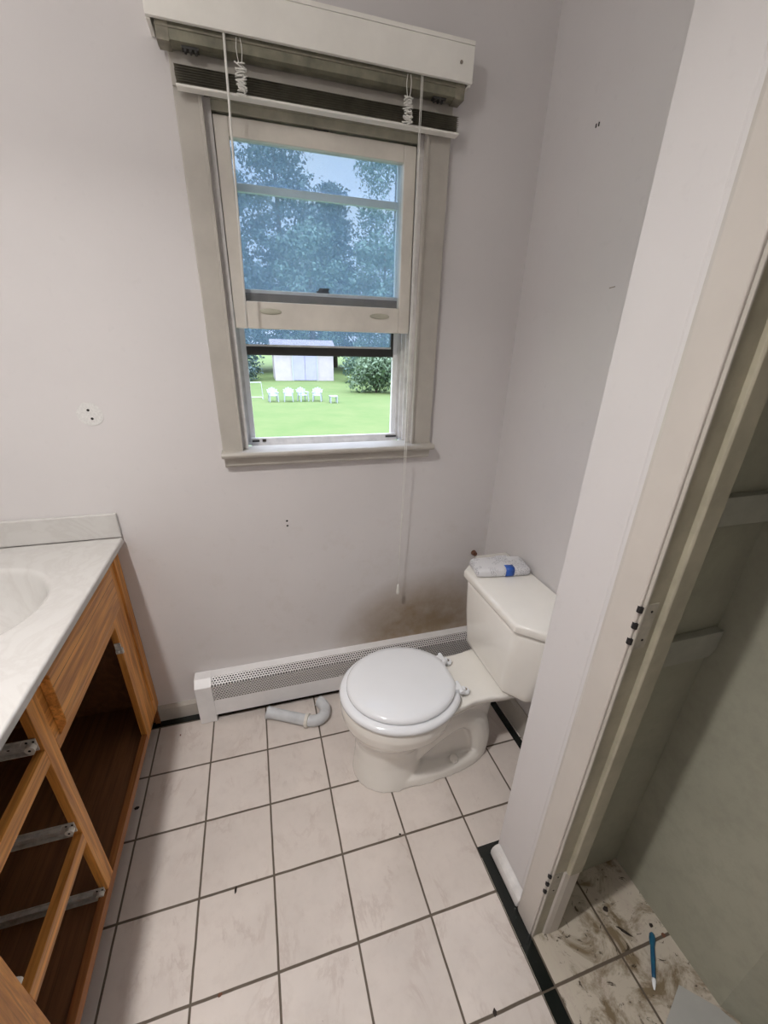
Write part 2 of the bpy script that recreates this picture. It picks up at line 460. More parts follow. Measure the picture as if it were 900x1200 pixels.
for zc in (1.012, .245):
    mh = bxm(1.0525, 1.0805, -.7630, -.7615, zc - .045, zc + .045)
    hm = part('hinge_mortise', mh, M['mort'], door); hm['label'] = 'bare unpainted hinge mortise'
    for dz in (-.030, 0.002, .034):
        bm = bmesh.new(); tube(bm, [(1.0520, -.7565, zc + dz - .0055), (1.0520, -.7565, zc + dz + .0055)], .0052, 12)
        part('hinge_hole', bm, M['hole'], door)
    for dz in (-.027, .030):
        bm = bmesh.new(); tube(bm, [(1.070, -.7629, zc + dz), (1.070, -.7638, zc + dz)], .0022, 8)
        part('screw_hole', bm, M['hole'], door)

# cleats for closet shelves
def cleat(z0, z1, x1, label, cut):
    bm = bmesh.new()
    prism(bm, [(1.15, z0), (x1, z0), (x1, z1 - .001), (1.15, z1 - .001)] if not cut else
              [(1.15, z0), (x1 - .012, z0), (x1, z0 + .02), (x1, z1), (1.15, z1)], 1, -.690, -.6716)
    o = obj('shelf_cleat', bm, M['jamb_l'], bevel=.0012); tag(o, label, 'shelf cleat'); return o
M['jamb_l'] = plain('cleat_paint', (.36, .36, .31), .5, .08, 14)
cleat(.812, .880, 1.408, 'painted wooden shelf cleat with a cut corner, lower of two on the closet wall', True)
cleat(1.140, 1.198, 1.41, 'painted wooden shelf cleat high on the closet wall, upper of two', False)

# ---------------------------------------------------------------- window
win = thing('window_1', 'white double-hung window with raised lower sash', 'window', (.725, .3, 1.06)); win['kind'] = 'structure'
CY0, CY1 = .238, .2585
part('casing', bxm(.374, .4365, CY0, CY1, 1.090, 1.955), M['trim'], win, bevel=.003)
part('casing', bxm(1.012, 1.085, CY0, CY1, 1.090, 1.955), M['trim'], win, bevel=.003)
part('head_casing', bxm(.374, 1.085, CY0, CY1, 1.9555, 2.075), M['trim'], win, bevel=.003)
bm = bmesh.new(); box(bm, .428, .4365, .233, .238, 1.09, 1.955); box(bm, 1.012, 1.0205, .233, .238, 1.09, 1.955)
part('casing_bead', bm, M['trim'], win, bevel=.0015)
prof = [(.30, 1.074), (.214, 1.074), (.207, 1.079), (.205, 1.085), (.208, 1.091), (.213, 1.093), (.30, 1.093)]
bm = bmesh.new(); prism(bm, prof, 0, .370, 1.092); part('stool', bm, M['trim'], win, bevel=.001)
bm = bmesh.new(); prism(bm, [(.2585, 1.040), (.240, 1.040), (.232, 1.046), (.228, 1.074), (.2585, 1.074)], 0, .376, 1.082); part('apron', bm, M['trim'], win, bevel=.001)
# jambs and tracks (vinyl), sill outside
for s, x in ((1, .4365), (-1, 1.012)):
    bm = bmesh.new()
    def tb(a, b, y0, y1): box(bm, *(sorted((x + s * a, x + s * b))), y0, y1, 1.0935, 1.9695)
    tb(.0, .006, .2585, .397); tb(.006, .017, .2585, .264); tb(.006, .010, .268, .272)
    tb(.006, .016, .295, .300); tb(.006, .012, .304, .307); tb(.006, .018, .334, .340); tb(.006, .026, .352, .358)
    part('side_track', bm, M['vinyl'], win, bevel=.0008)
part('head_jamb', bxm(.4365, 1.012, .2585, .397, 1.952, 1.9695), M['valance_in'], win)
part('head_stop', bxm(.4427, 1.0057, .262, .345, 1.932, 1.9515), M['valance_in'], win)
bm = bmesh.new(); prism(bm, [(.30, 1.06), (.42, 1.06), (.42, 1.066), (.30, 1.088)], 0, .4425, 1.0055); part('outer_sill', bm, M['vinyl'], win)
part('sill_rail', bxm(.4625, .9865, .337, .352, 1.082, 1.110), M['vinyl'], win, bevel=.002)
# lower sash, raised
def sash(name, x0, x1, z0, z1, y0, y1, st, tr, br, pull=False):
    bm = bmesh.new()
    box(bm, x0, x0 + st, y0, y1, z0, z1); box(bm, x1 - st, x1, y0, y1, z0, z1)
    box(bm, x0 + st, x1 - st, y0, y1, z1 - tr, z1); box(bm, x0 + st, x1 - st, y0, y1, z0, z0 + br)
    s = part(name, bm, M['sash'] if pull else M['vinyl'], win, bevel=.0025)
    ym = (y0 + y1) / 2
    g = obj('glass', bxm(x0 + st - .002, x1 - st + .002, ym - .002, ym + .002, z0 + br - .002, z1 - tr + .002), M['glass'], s)
    g.matrix_parent_inverse = Matrix.Identity(4)
    return s
ls = sash('lower_sash', .4545, .994, 1.450, 1.927, .2645, .2945, .036, .040, .072, True)
ls['label'] = 'lower sash pushed up, with finger pulls'
for xc in (.558, .893):
    bm = bmesh.new(); loft(bm, [[(xc + a * math.cos(t), y, 1.497 + b * math.sin(t)) for t in [2 * PI * i / 24 for i in range(24)]]
                               for a, b, y in ((.032, .008, .2648), (.032, .008, .2630), (.026, .004, .2622))])
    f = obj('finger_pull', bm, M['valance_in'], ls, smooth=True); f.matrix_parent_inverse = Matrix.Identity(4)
us = sash('upper_sash', .452, .998, 1.520, 1.951, .3075, .3335, .034, .030, .036)
bm = bmesh.new(); loft(bm, [egg(.724, .320, .020, .020, .010, z, 20) for z in (1.556, 1.562)]); loft(bm, [egg(.724 + d, .318, .016, .016, .006, z, 20) for d, z in ((0, 1.562), (.006, 1.570))])
k = obj('sash_lock', bm, M['dark'], us); k.matrix_parent_inverse = Matrix.Identity(4)
bm = bmesh.new(); box(bm, .705, .745, .272, .290, 1.927, 1.9315); k = obj('sash_lock', bm, M['dark'], ls); k.matrix_parent_inverse = Matrix.Identity(4)
part('rail_shade_strip', bxm(.486, .964, .3020, .3074, 1.523, 1.546), M['strip'], win)  # added dark strip, paints the shade along the upper sash's bottom rail
# storm window: two panes raised, opening below
bm = bmesh.new()
box(bm, .443, .478, .360, .376, 1.082, 1.9515); box(bm, .972, 1.0052, .360, .376, 1.082, 1.9515)
box(bm, .478, .972, .360, .376, 1.800, 1.819); box(bm, .478, .972, .360, .376, 1.935, 1.955)
st = part('storm_frame', bm, M['heater'], win, bevel=.001)
bm = bmesh.new(); box(bm, .478, .972, .358, .374, 1.374, 1.400); box(bm, .963, .972, .358, .374, 1.400, 1.455)
o = part('storm_rail', bm, M['dark'], win, bevel=.001); o['label'] = 'dark lower rail of the storm pane'
bm = bmesh.new(); box(bm, .478, .963, .3575, .360, 1.400, 1.406)
part('rail_edge', bm, M['vinyl'], win)
part('storm_pane', bxm(.477, .973, .366, .368, 1.399, 1.936), M['storm'], win)
for x0, x1 in ((.466, .490), (.945, .985)):
    part('latch', bxm(x0, x1, .333, .3368, 1.098, 1.104), M['dark'], win)
for x0, x1 in ((.500, .512),):
    part('latch', bxm(x0, x1, .333, .3368, 1.098, 1.106), M['hinge'], win)

# ---------------------------------------------------------------- valance + mini blind
val = thing('window_valance', 'long off-white box valance mounted above the window', 'valance', (.727, .22, 2.04))
bm = bmesh.new(); box(bm, .343, 1.110, .183, .193, 2.042, 2.113)
part('front_board', bm, M['valance'], val, bevel=.0012)
for x0, x1 in ((.343, .352), (1.101, 1.110)):
    part('end_board', bxm(x0, x1, .1932, .2577, 2.040, 2.113), M['valance'], val, bevel=.001)
part('top_board', bxm(.343, 1.110, .183, .2577, 2.1135, 2.122), M['valance'], val)
bm = bmesh.new(); tube(bm, [(1.075, .183, 2.078), (1.075, .1815, 2.078)], .004, 12); part('screw', bm, M['screw'], val)
bl = thing('mini_blind', 'raised horizontal mini blind stacked tight under the valance', 'blind', (.735, .215, 2.03))
bm = bmesh.new()
prism(bm, [(.197, 2.016), (.197, 2.060), (.199, 2.060), (.199, 2.040), (.2355, 2.040), (.2355, 2.060), (.237, 2.060), (.237, 2.016), (.225, 2.013), (.209, 2.013)], 0, .358, 1.096)
part('headrail', bm, M['rail'], bl)  # hangs below the valance so its dark face paints the shaded band
part('headrail_lip', bxm(.358, 1.096, .1945, .197, 2.034, 2.037), M['slat'], bl)
for xc in (.372, 1.083): part('bracket', bxm(xc - .013, xc + .013, .1955, .2375, 2.012, 2.062), M['slat'], bl, bevel=.001)
for xc in (.425, 1.030):
    bm = bmesh.new(); box(bm, xc - .018, xc + .018, .203, .220, 2.0085, 2.0130)
    for k in range(3): tube(bm, [(xc - .011 + k * .011, .204, 2.0075), (xc - .011 + k * .011, .219, 2.0075)], .003, 8)
    p_ = part('tilt_bracket', bm, M['dark'], bl)
bm = bmesh.new()
for k in range(8):
    z = 1.9490 + k * .0044
    pts = []
    for j in range(6):
        u = j / 5; pts.append((.200 + u * .026, z + .0026 * math.sin(PI * u)))
    for j in range(5, -1, -1):
        u = j / 5; pts.append((.200 + u * .026, z - .0006 + .0026 * math.sin(PI * u)))
    prism(bm, pts, 0, .386 + random.uniform(-.001, .001), 1.088 + random.uniform(-.001, .001))
part('slats', bm, M['slat'], bl)
bm = bmesh.new(); prism(bm, roundrect(.1995, .2265, 1.9425, 1.9478, .0025), 0, .385, 1.090)
part('bottom_rail', bm, M['valance'], bl)
def cordobj(name, pts, r, mat=None, n=6, parent=bl):
    bm = bmesh.new(); tube(bm, pts, r, n); return part(name, bm, mat or M['cord'], parent, smooth=True)
for xc in (.530, .940):
    for dx in (-.004, .004):
        cordobj('ladder_cord', spline([(xc + dx, .1935, 2.040), (xc + dx * 1.5, .1935, 2.02), (xc + dx * .5, .194, 1.99), (xc, .196, 1.985)]), .0009)
    pts = []
    rr = random.Random(int(xc * 100))
    for k in range(64):
        pts.append((xc + .012 * math.sin(k * 2.1) + rr.uniform(-.004, .004), .190 + .005 * math.cos(k * 1.7), 1.996 - .00085 * k + rr.uniform(-.005, .005)))
    cordobj('cord_tangle', spline(pts, 4), .0014)
part_w = cordobj('tilt_wand', [(.500, .192, 2.046), (.4985, .190, 1.99), (.486, .186, 1.452)], .0032, n=6)
for dx in (0, .004):
    cordobj('pull_cord', spline([(.973 + dx, .193, 2.046), (.972 + dx, .193, 1.9), (.974 + dx, .193, 1.5), (.973 + dx * 1.5, .193, 1.0), (.975 + dx * (-.5), .205, .52 if dx == 0 else .62)], 6), .0010)
bm = bmesh.new(); loft(bm, [egg(.9755, .205, r, r, r, z, 12) for r, z in ((.003, .524), (.005, .515), (.0065, .490), (.006, .480))])
part('cord_tassel', bm, M['cord'], bl, smooth=True)

# ---------------------------------------------------------------- hot-water baseboard heater
h = thing('baseboard_heater', 'long low white baseboard heater with a perforated cover below the window', 'heater', (.75, .225, 0))
X0, X1 = .216, 1.372
bm = bmesh.new()
prism(bm, [(.2575, .2065), (.221, .206), (.2205, .2045), (.2575, .2045)], 0, X0, X1)
part('top_plate', bm, M['heater'], h)
bm = bmesh.new()
prism(bm, [(.191, .184), (.190, .110), (.1912, .110), (.1922, .1835)], 0, X0, X1)
part('perforated_cover', bm, M['perf'], h)
bm = bmesh.new(); prism(bm, [(.221, .206), (.191, .184), (.1922, .1835), (.2215, .2045)], 0, X0, X1)
part('perforated_top', bm, M['perf_s'], h)
bm = bmesh.new()
prism(bm, [(.190, .110), (.1895, .034), (.197, .028), (.198, .030), (.1910, .036), (.1915, .110)], 0, X0, .742)
prism(bm, [(.190, .110), (.1895, .034), (.197, .028), (.198, .030), (.1910, .036), (.1915, .110)], 0, .746, X1)
box(bm, .720, .7455, .1890, .1955, .003, .110)
part('front_panel', bm, M['heater'], h)
part('back_plate', bxm(X0, X1, .246, .2465, .03, .200), M['dark'], h)
bm = bmesh.new()
for k in range(230):
    x = X0 + .012 + k * .005; box(bm, x, x + .0006, .200, .240, .105, .165)
part('fins', bm, M['dark'], h)
bm = bmesh.new(); tube(bm, [(X0, .222, .135), (X1, .222, .135)], .011, 12); part('pipe', bm, M['screw'], h)
bm = bmesh.new()
prism(bm, [(.2575, .002), (.1865, .002), (.1865, .184), (.2140, .2085), (.2575, .2085)], 0, .155, X0 + .001)
part('end_cap', bm, M['heater'], h, bevel=.0015)

# ---------------------------------------------------------------- vanity
van = thing('vanity_cabinet', 'brown oak vanity cabinet missing its doors and drawers under the sink top', 'cabinet', (-.27, -.25, 0))
ft = .019
def ffb(name, y0, y1, z0, z1, mat): part(name, bxm(-ft, 0, y0, y1, z0, z1), mat, van, bevel=.0012)
ffb('stile', .083, .197,   .088, .805, M['oak_v'])
part('scribe_strip', bxm(-ft, .003, .1985, .2575, .088, .805), M['oak_v'], van, bevel=.003)
part('scribe_strip', bxm(-.006, .0065, .1975, .2115, .16, .800), M['oak_v'], van, bevel=.002)
ffb('stile', -.404, -.362, .118, .805, M['oak_v'])
ffb('stile', -.752, -.683,   .088, .805, M['oak_v'])
ffb('rail', -.362, .083, .590, .805, M['oak_h'])
ffb('rail', -.683, .083, .088, .118, M['oak_red'])
ffb('rail', -.683, -.404, .600, .640, M['oak_h'])
ffb('rail', -.683, -.404, .322, .360, M['oak_h'])
ffb('rail', -.683, -.404, .762, .805, M['oak_h'])
# false drawer front
bm = bmesh.new()
prism(bm, [(.0005, .612), (.0005, .785), (.016, .785), (.0215, .779), (.0215, .655), (.019, .643)], 1, -.343, .108)
ff = part('false_drawer_front', bm, M['oak_h'], van, bevel=.0015)
bm = bmesh.new()
for z in (.748,): box(bm, .0213, .0217, -.342, .107, z, z + .0015)
part('groove', bm, M['oak_in'], van)
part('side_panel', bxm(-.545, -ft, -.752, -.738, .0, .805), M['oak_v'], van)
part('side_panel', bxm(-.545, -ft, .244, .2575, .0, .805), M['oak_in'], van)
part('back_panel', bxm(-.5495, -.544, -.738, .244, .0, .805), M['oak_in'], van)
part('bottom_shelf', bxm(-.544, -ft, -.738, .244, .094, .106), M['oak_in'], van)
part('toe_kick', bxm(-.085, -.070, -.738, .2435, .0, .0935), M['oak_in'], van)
part('toe_foot', bxm(-.0185, -.002, .236, .2575, .0, .088), M['oak_red'], van)
for ys, sgn, lst in ((-.4055, -1, (.660, .386, .116)), (-.681, 1, (.386,))):
    for z in lst:
        z += .004
        bm = bmesh.new()
        y0, y1 = sorted((ys, ys + sgn * .003)); y2, y3 = sorted((ys, ys + sgn * .013))
        box(bm, -.50, -.006, y0, y1, z - .016, z + .016)
        box(bm, -.50, -.012, y2, y3, z - .016, z - .013); box(bm, -.50, -.030, y2, y3, z + .010, z + .013)
        s_ = part('drawer_slide', bm, M['slide'], van, bevel=.0005)
        bm = bmesh.new(); tube(bm, [(-.016, ys + sgn * .003, z - .003), (-.016, ys + sgn * .013, z - .003)], .009, 16)
        k = obj('roller', bm, M['pvcw'], s_); k.matrix_parent_inverse = Matrix.Identity(4)
        bm = bmesh.new()
        bm.free()
        for xx, zz in ((-.016, -.003), (-.010, .010), (-.022, .010), (-.055, 0), (-.08, 0), (-.10, 0)):
            yy = ys + sgn * (.0132 if zz == -.003 else .0035)
            bm = bmesh.new(); tube(bm, [(xx, yy, z + zz), (xx, yy + sgn * .0004, z + zz)], .0026, 8)
            k = obj('screw_hole', bm, M['hole'], s_); k.matrix_parent_inverse = Matrix.Identity(4)
bm = bmesh.new(); box(bm, -.016, .001, .079, .083, .490, .530); tube(bm, [(.002, .081, .492), (.002, .081, .512)], .004, 10); box(bm, -.014, -.006, .070, .080, .497, .507)
k = part('hinge', bm, M['slide'], van); k['label'] = 'small metal hinge left behind'

top = thing('vanity_countertop', 'white cultured marble vanity top with an integral oval basin and backsplash', 'countertop', (-.25, -.25, .80))
SX, SY, SA, SB, ZT = -.252, -.108, .195, .205, .825
nx, ny = 130, 200
cx0, cx1, cy0, cy1 = -.5495, .033, -.772, .2425
def hz(x, y):
    r = math.hypot((x - SX) / SA, (y - SY) / SB)
    if r >= 1.02: z = 0
    elif r > .95:
        t = (1.02 - r) / .07; z = -.012 * t * t
    else:
        q = r / .95; z = -.012 - .125 * (1 - q ** 4.5) 
    e = cx1 - x
    if e < .006: z -= .006 - math.sqrt(max(0, .006 ** 2 - (.006 - e) ** 2))
    return ZT + z
xs = [cx0 + (cx1 - .006 - cx0) * i / nx for i in range(nx + 1)] + [cx1 - .004, cx1 - .002, cx1 - .0008, cx1]
ys = [cy0 + (cy1 - cy0) * j / ny for j in range(ny + 1)]
bt, bs = bmesh.new(), bmesh.new()
vt, vb = {}, {}
def gv(bm_, d, i, j):
    if (i, j) not in d: d[(i, j)] = bm_.verts.new((xs[i], ys[j], hz(xs[i], ys[j])))
    return d[(i, j)]
for i in range(len(xs) - 1):
    for j in range(ny):
        xm, ym = (xs[i] + xs[i + 1]) / 2, (ys[j] + ys[j + 1]) / 2
        ins = math.hypot((xm - SX) / SA, (ym - SY) / SB) < 1.03
        b_, d_ = (bs, vb) if ins else (bt, vt)
        b_.faces.new([gv(b_, d_, a, c) for a, c in ((i, j), (i + 1, j), (i + 1, j + 1), (i, j + 1))])
def skirt(seq):
    low = [bt.verts.new((v.co.x, v.co.y, ZT - .0195)) for v in seq]
    for a in range(len(seq) - 1): bt.faces.new((seq[a], seq[a + 1], low[a + 1], low[a]))
I = len(xs) - 1
skirt([vt[(I, j)] for j in range(ny + 1)]); skirt([vt[(i, 0)] for i in range(I + 1)]); skirt([vt[(i, ny)] for i in range(I + 1)])
box(bt, -.5495, -.46, -.77, .24, ZT - .0195, ZT - .0190); box(bt, -.05, .033, -.772, .2425, ZT - .0196, ZT - .0191)
part('slab', bt, M['counter'], top, smooth=False)
for p_ in bpy.data.objects['slab'].data.polygons:
    if abs(p_.normal.z) > .2 and p_.center.z > ZT - .03: p_.use_smooth = True
bs_o = part('basin', bs, M['counter'], top, smooth=True)
part('backsplash', bxm(-.5495, .030, .2430, .2577, ZT, ZT + .082), M['counter'], top, bevel=.003)
part('side_splash', bxm(-.5497, -.535, -.77, .2425, ZT, ZT + .082), M['counter'], top, bevel=.003)
bm = bmesh.new(); loft(bm, [egg(SX, SY, r, r, r, z, 24) for r, z in ((.022, .6870), (.022, .6905), (.014, .6885))]); part('drain', bm, M['slide'], top)

# ---------------------------------------------------------------- toilet
AY = -.175
to = thing('toilet', 'bone coloured two-piece toilet with its white lid closed beside the heater', 'toilet', (.95, AY, 0))
bm = bmesh.new()
# pedestal column and bowl
loft(bm, [egg(.835, AY, .135, .125, .118, 0), egg(.835, AY, .132, .122, .114, .04), egg(.835, AY, .126, .122, .106, .10), egg(.838, AY, .128, .122, .106, .16),
          egg(.845, AY, .145, .14, .122, .205), egg(.855, AY, .175, .16, .152, .245), egg(.865, AY, .200, .175, .180, .285), egg(.868, AY, .207, .180, .188, .32), egg(.868, AY, .204, .18, .185, .352)])
# foot flange
loft(bm, [egg(.93, AY, .228, .300, .118, 0, p=2.4), egg(.93, AY, .226, .297, .115, .034, p=2.4), egg(.93, AY, .215, .288, .104, .048, p=2.4)])
# trapway web and rear post
loft(bm, [egg(1.07, AY, .15, .145, .064, .0, p=3), egg(1.07, AY, .15, .145, .060, .15, p=3), egg(1.07, AY, .15, .150, .064, .25, p=3), egg(1.07, AY, .18, .16, .085, .335, p=3)])
# bulge of the trapway
for sy in (-1, 1):
    tube(bm, spline([(.90, AY + sy * .03, .10), (.97, AY + sy * .035, .17), (1.06, AY + sy * .035, .225), (1.135, AY + sy * .03, .19), (1.165, AY + sy * .025, .09), (1.165, AY + sy * .02, .01)], 6), .056, 16)
# rear deck carrying the tank
loft(bm, [[(x, AY - w * k, z0), (x, AY + w * k, z0), (x, AY + w * .93, z1 - .03), (x, AY + w, z1 - .010), (x, AY + w * .98, z1), (x, AY - w * .98, z1), (x, AY - w, z1 - .010), (x, AY - w * .93, z1 - .03)]
          for x, w, z0, z1, k in ((.93, .15, .25, .350, .6), (1.03, .128, .24, .352, .5), (1.09, .114, .25, .354, .5), (1.14, .116, .275, .356, .55), (1.20, .126, .30, .358, .7), (1.33, .126, .315, .358, .8))])
bowl = part('bowl', bm, M['porcelain'], to, smooth=True)
rm = bowl.modifiers.new('blend', 'REMESH'); rm.mode = 'VOXEL'; rm.voxel_size = .0045; rm.use_smooth_shade = True
sm = bowl.modifiers.new('soft', 'SMOOTH'); sm.factor = .6; sm.iterations = 7
# bolt cap
for sy in (-1, 1):
    bm = bmesh.new(); loft(bm, [egg(1.055, AY + sy * .086, r, r, r, z, 20) for r, z in ((.016, .044), (.016, .055), (.012, .064), (.004, .067))])
    part('bolt_cap', bm, M['porcelain'], to, smooth=True)
# tank
def hexa(xf, hf, hs, xs_, xb, z): # plan with cut front corners
    return [(xb, AY + .012 - hs, z), (xs_, AY + .012 - hs, z), (xf, AY + .012 - hf, z), (xf, AY + .012 + hf, z), (xs_, AY + .012 + hs, z), (xb, AY + .012 + hs, z)]
bm = bmesh.new()
loft(bm, [hexa(1.186, .125, .190, 1.235, 1.370, .361), hexa(1.178, .132, .205, 1.235, 1.372, .40), hexa(1.170, .150, .232, 1.250, 1.374, .52), hexa(1.166, .160, .245, 1.252, 1.375, .646)])
part('tank', bm, M['porcelain'], to, smooth=True, bevel=.020, seg=5)
bm = bmesh.new()
loft(bm, [hexa(1.160, .164, .254, 1.250, 1.382, .648), hexa(1.155, .166, .258, 1.250, 1.386, .656), hexa(1.155, .166, .258, 1.250, 1.386, .676), hexa(1.162, .163, .250, 1.254, 1.380, .682)])
part('tank_lid', bm, M['porcelain'], to, smooth=True, bevel=.013, seg=4)
# seat ring and lid
SCX = .866
def seatring(a, b, z, back=.165):
    P = egg(SCX, AY - .004, a, a, b, z, 72)
    return [(min(x, SCX + back), y, z_) for x, y, z_ in P]
bm = bmesh.new()
loft(bm, [seatring(.197, .176, .3545), seatring(.207, .187, .361, .175), seatring(.207, .187, .371, .175), seatring(.202, .182, .378, .172), seatring(.190, .170, .3805, .168)])
part('seat', bm, M['seat'], to, smooth=True)
bm = bmesh.new()
loft(bm, [seatring(.176, .160, .3815, .168), seatring(.184, .168, .3845, .174), seatring(.184, .168, .394, .174), seatring(.178, .162, .401, .170), seatring(.160, .145, .4045, .155), seatring(.08, .07, .4065, .08)])
part('seat_lid', bm, M['seat'], to, smooth=True)
for sy in (-1, 1):
    bm = bmesh.new(); y = AY + sy * .072
    box(bm, 1.026, 1.052, y - .013, y + .013, .372, .392); tube(bm, [(1.048, y - .024, .384), (1.048, y + .024, .384)], .008, 12)
    loft(bm, [egg(1.072, y, r, r, r, z, 20) for r, z in ((.015, .358), (.015, .366), (.011, .371))]); box(bm, 1.050, 1.068, y - .008, y + .008, .366, .380)
    hg = part('seat_hinge', bm, M['seat'], to, bevel=.001)
    bm = bmesh.new(); tube(bm, [(1.072, y, .371), (1.072, y, .3725)], .006, 10); k = obj('screw', bm, M['screw'], hg); k.matrix_parent_inverse = Matrix.Identity(4)

# ---------------------------------------------------------------- small things in the room
pk = thing('wipes_pack', 'small printed white soft pack with a blue band lying on the toilet tank', 'pack', (1.275, -.035, .6825))
bm = bmesh.new()
rings = []
for x, hw, h0, h1 in ((-.099, .040, .008, .020), (-.096, .046, .002, .027), (-.085, .049, 0, .032), (-.03, .050, 0, .033), (0, .049, 0, .035), (.04, .050, 0, .034), (.085, .049, 0, .033), (.096, .046, .002, .027), (.099, .040, .008, .020)):
    rings.append([(x, y, z) for y, z in roundrect(-hw, hw, h0, h1, min(.011, (h1 - h0) * .45), 4)])
loft(bm, rings)
body = obj('wrapper', bm, M['pack'], pk, smooth=True); body.matrix_parent_inverse = Matrix.Identity(4)
bm = bmesh.new()
rings = [[(x, y, z) for y, z in roundrect(-.0520, .0520, .0002, .0368, .0115, 4)] for x in (.004, .034)]
loft(bm, rings)
bb = obj('blue_band', bm, M['blue'], pk, smooth=True); bb.matrix_parent_inverse = Matrix.Identity(4)
bm = bmesh.new()
loft(bm, [[(x, y, z) for y, z in roundrect(-.026, .045, .0362, .0374, .0005, 1)] for x in (-.002, .040)])
k = obj('label_patch', bm, M['pack'], pk); k.matrix_parent_inverse = Matrix.Identity(4)
pk.rotation_euler = (0, 0, math.radians(-9))

tr = thing('drain_trap', 'grey plastic J-shaped drain trap lying on the tiles in front of the heater', 'pipe', (.53, .10, 0))
path = spline([(.415, .155, .0255), (.440, .143, .0240), (.480, .122, .0228), (.530, .094, .0228), (.575, .070, .0228), (.610, .066, .0228), (.636, .085, .0230), (.644, .116, .0250), (.632, .146, .0280), (.624, .156, .0290)], 8)
nseg = len(path); rs = []
for i in range(nseg):
    u = i / (nseg - 1)
    rs.append(.0225 if u > .08 else .0225 + (.08 - u) * .05)
bm = bmesh.new(); tube(bm, path, rs, 20)
for t_ in bm.verts: t_.co.z = max(t_.co.z, .0006)
part('trap_bend', bm, M['pvc'], tr, smooth=True)
for i, wd in ((int(nseg * .42), .0285),):
    a, b = path[i], path[i + 1]; d = (b - a).normalized()
    bm = bmesh.new(); tube(bm, [a - d * .007, a - d * .006, a + d * .006, a + d * .007], [.023, wd, wd, .023], 14)
    part('slip_nut', bm, M['pvcw'], tr, bevel=.001)
for i in (int(nseg * .60), int(nseg * .66), int(nseg * .70)):
    a, b = path[i], path[i + 1]; d = (b - a).normalized()
    bm = bmesh.new(); tube(bm, [a - d * .001, a + d * .001], .0233, 20); part('ridge', bm, M['pvc'], tr)
a, b = path[0], path[1]; d = (b - a).normalized()
bm = bmesh.new(); tube(bm, [a - d * .0006, a + d * .0003], .0225, 20); k = part('open_end', bm, M['hole'], tr); k['label'] = 'dark open end'

sk = thing('plastic_stick', 'slim teal and dark blue plastic stick with a white tip on the closet floor', 'plastic stick', (1.33, -.88, 0))
A_, B_ = Vector((1.368, -.846, .006)), Vector((1.298, -.918, .0045))
bm = bmesh.new(); tube(bm, [A_ + (B_ - A_) * u for u in (0, .04, .15, .25, .3, .6, .97, 1)], [.003, .0066, .0078, .0066, .0052, .0056, .0044, .003], 12)
part('handle', bm, M['teal'], sk, smooth=True)
bm = bmesh.new(); d = (B_ - A_).normalized(); tube(bm, [B_, B_ + d * .004, B_ + d * .014, B_ + d * .022], [.0048, .0052, .004, .0018], 10)
part('tip', bm, M['seat'], sk, smooth=True)

bm = bmesh.new()
prism(bm, [(1.350, -.944), (1.407, -1.001), (1.452, -1.085), (1.452, -1.25), (1.20, -1.25), (1.262, -.985)], 2, .0002, .0032)
o = obj('loose_sheet', bm, M['sheet'], bevel=.0005); tag(o, 'pale grey stiff sheet lying flat on the closet floor at the picture edge', 'sheet')

def patch(r, c, label, holes, hr):
    t = thing('wall_patch', label, 'wall patch', c)
    bm = bmesh.new(); rr = random.Random(3)
    ring = [(r * (1 + rr.uniform(-.06, .06)) * math.cos(a), r * (1 + rr.uniform(-.06, .06)) * math.sin(a)) for a in [2 * PI * i / 28 for i in range(28)]]
    prism(bm, [(c[0] + x, c[2] + z) for x, z in ring], 1, YW - .0012, YW)
    part('plaster', bm, M['plaster'] if r > .02 else M['wall_back'], t, bevel=.0006)
    for dx, dz in holes:
        bm = bmesh.new(); prism(bm, [(c[0] + dx + hr * math.cos(a), c[2] + dz + hr * .9 * math.sin(a)) for a in [2 * PI * i / 14 for i in range(14)]], 1, YW - .0020, YW - .0011)
        part('screw_hole', bm, M['hole'], t)
patch(.033, (.028, YW, 1.212), 'round rough plaster patch with two dark screw holes above the backsplash', ((-.002, .012), (.003, -.012)), .0038)
patch(.019, (.557, YW, .817), 'small round wall plug mark with two black holes below the window', ((0, .009), (.0005, -.010)), .0040)
for y, z, wh in ((.020, 1.941, 'left'), (.010, 1.941, 'right')):
    bm = bmesh.new(); tube(bm, [(XR - .0008, y, z - .004), (XR - .0008, y, z + .004)], .0016, 8)
    tag(obj('nail_hole', bm, M['hole']), wh + ' one of two tiny dark nail holes high on the wall right of the window', 'nail hole', 'pair of nail holes')
bm = bmesh.new(); tube(bm, [(XR - .0006, -.150, 1.567), (XR - .0006, -.168, 1.569)], .0012, 6)
tag(obj('scuff_mark', bm, M['screw']), 'short thin dark scuff on the wall above the toilet tank', 'scuff mark')
bm = bmesh.new(); tube(bm, [(1.335, YW, .600), (1.335, YW - .018, .600)], [.012, .009], 12)
tag(obj('pipe_stub', bm, M['crumbr']), 'small rusty pipe stub on the window wall just left of the tank', 'pipe stub')
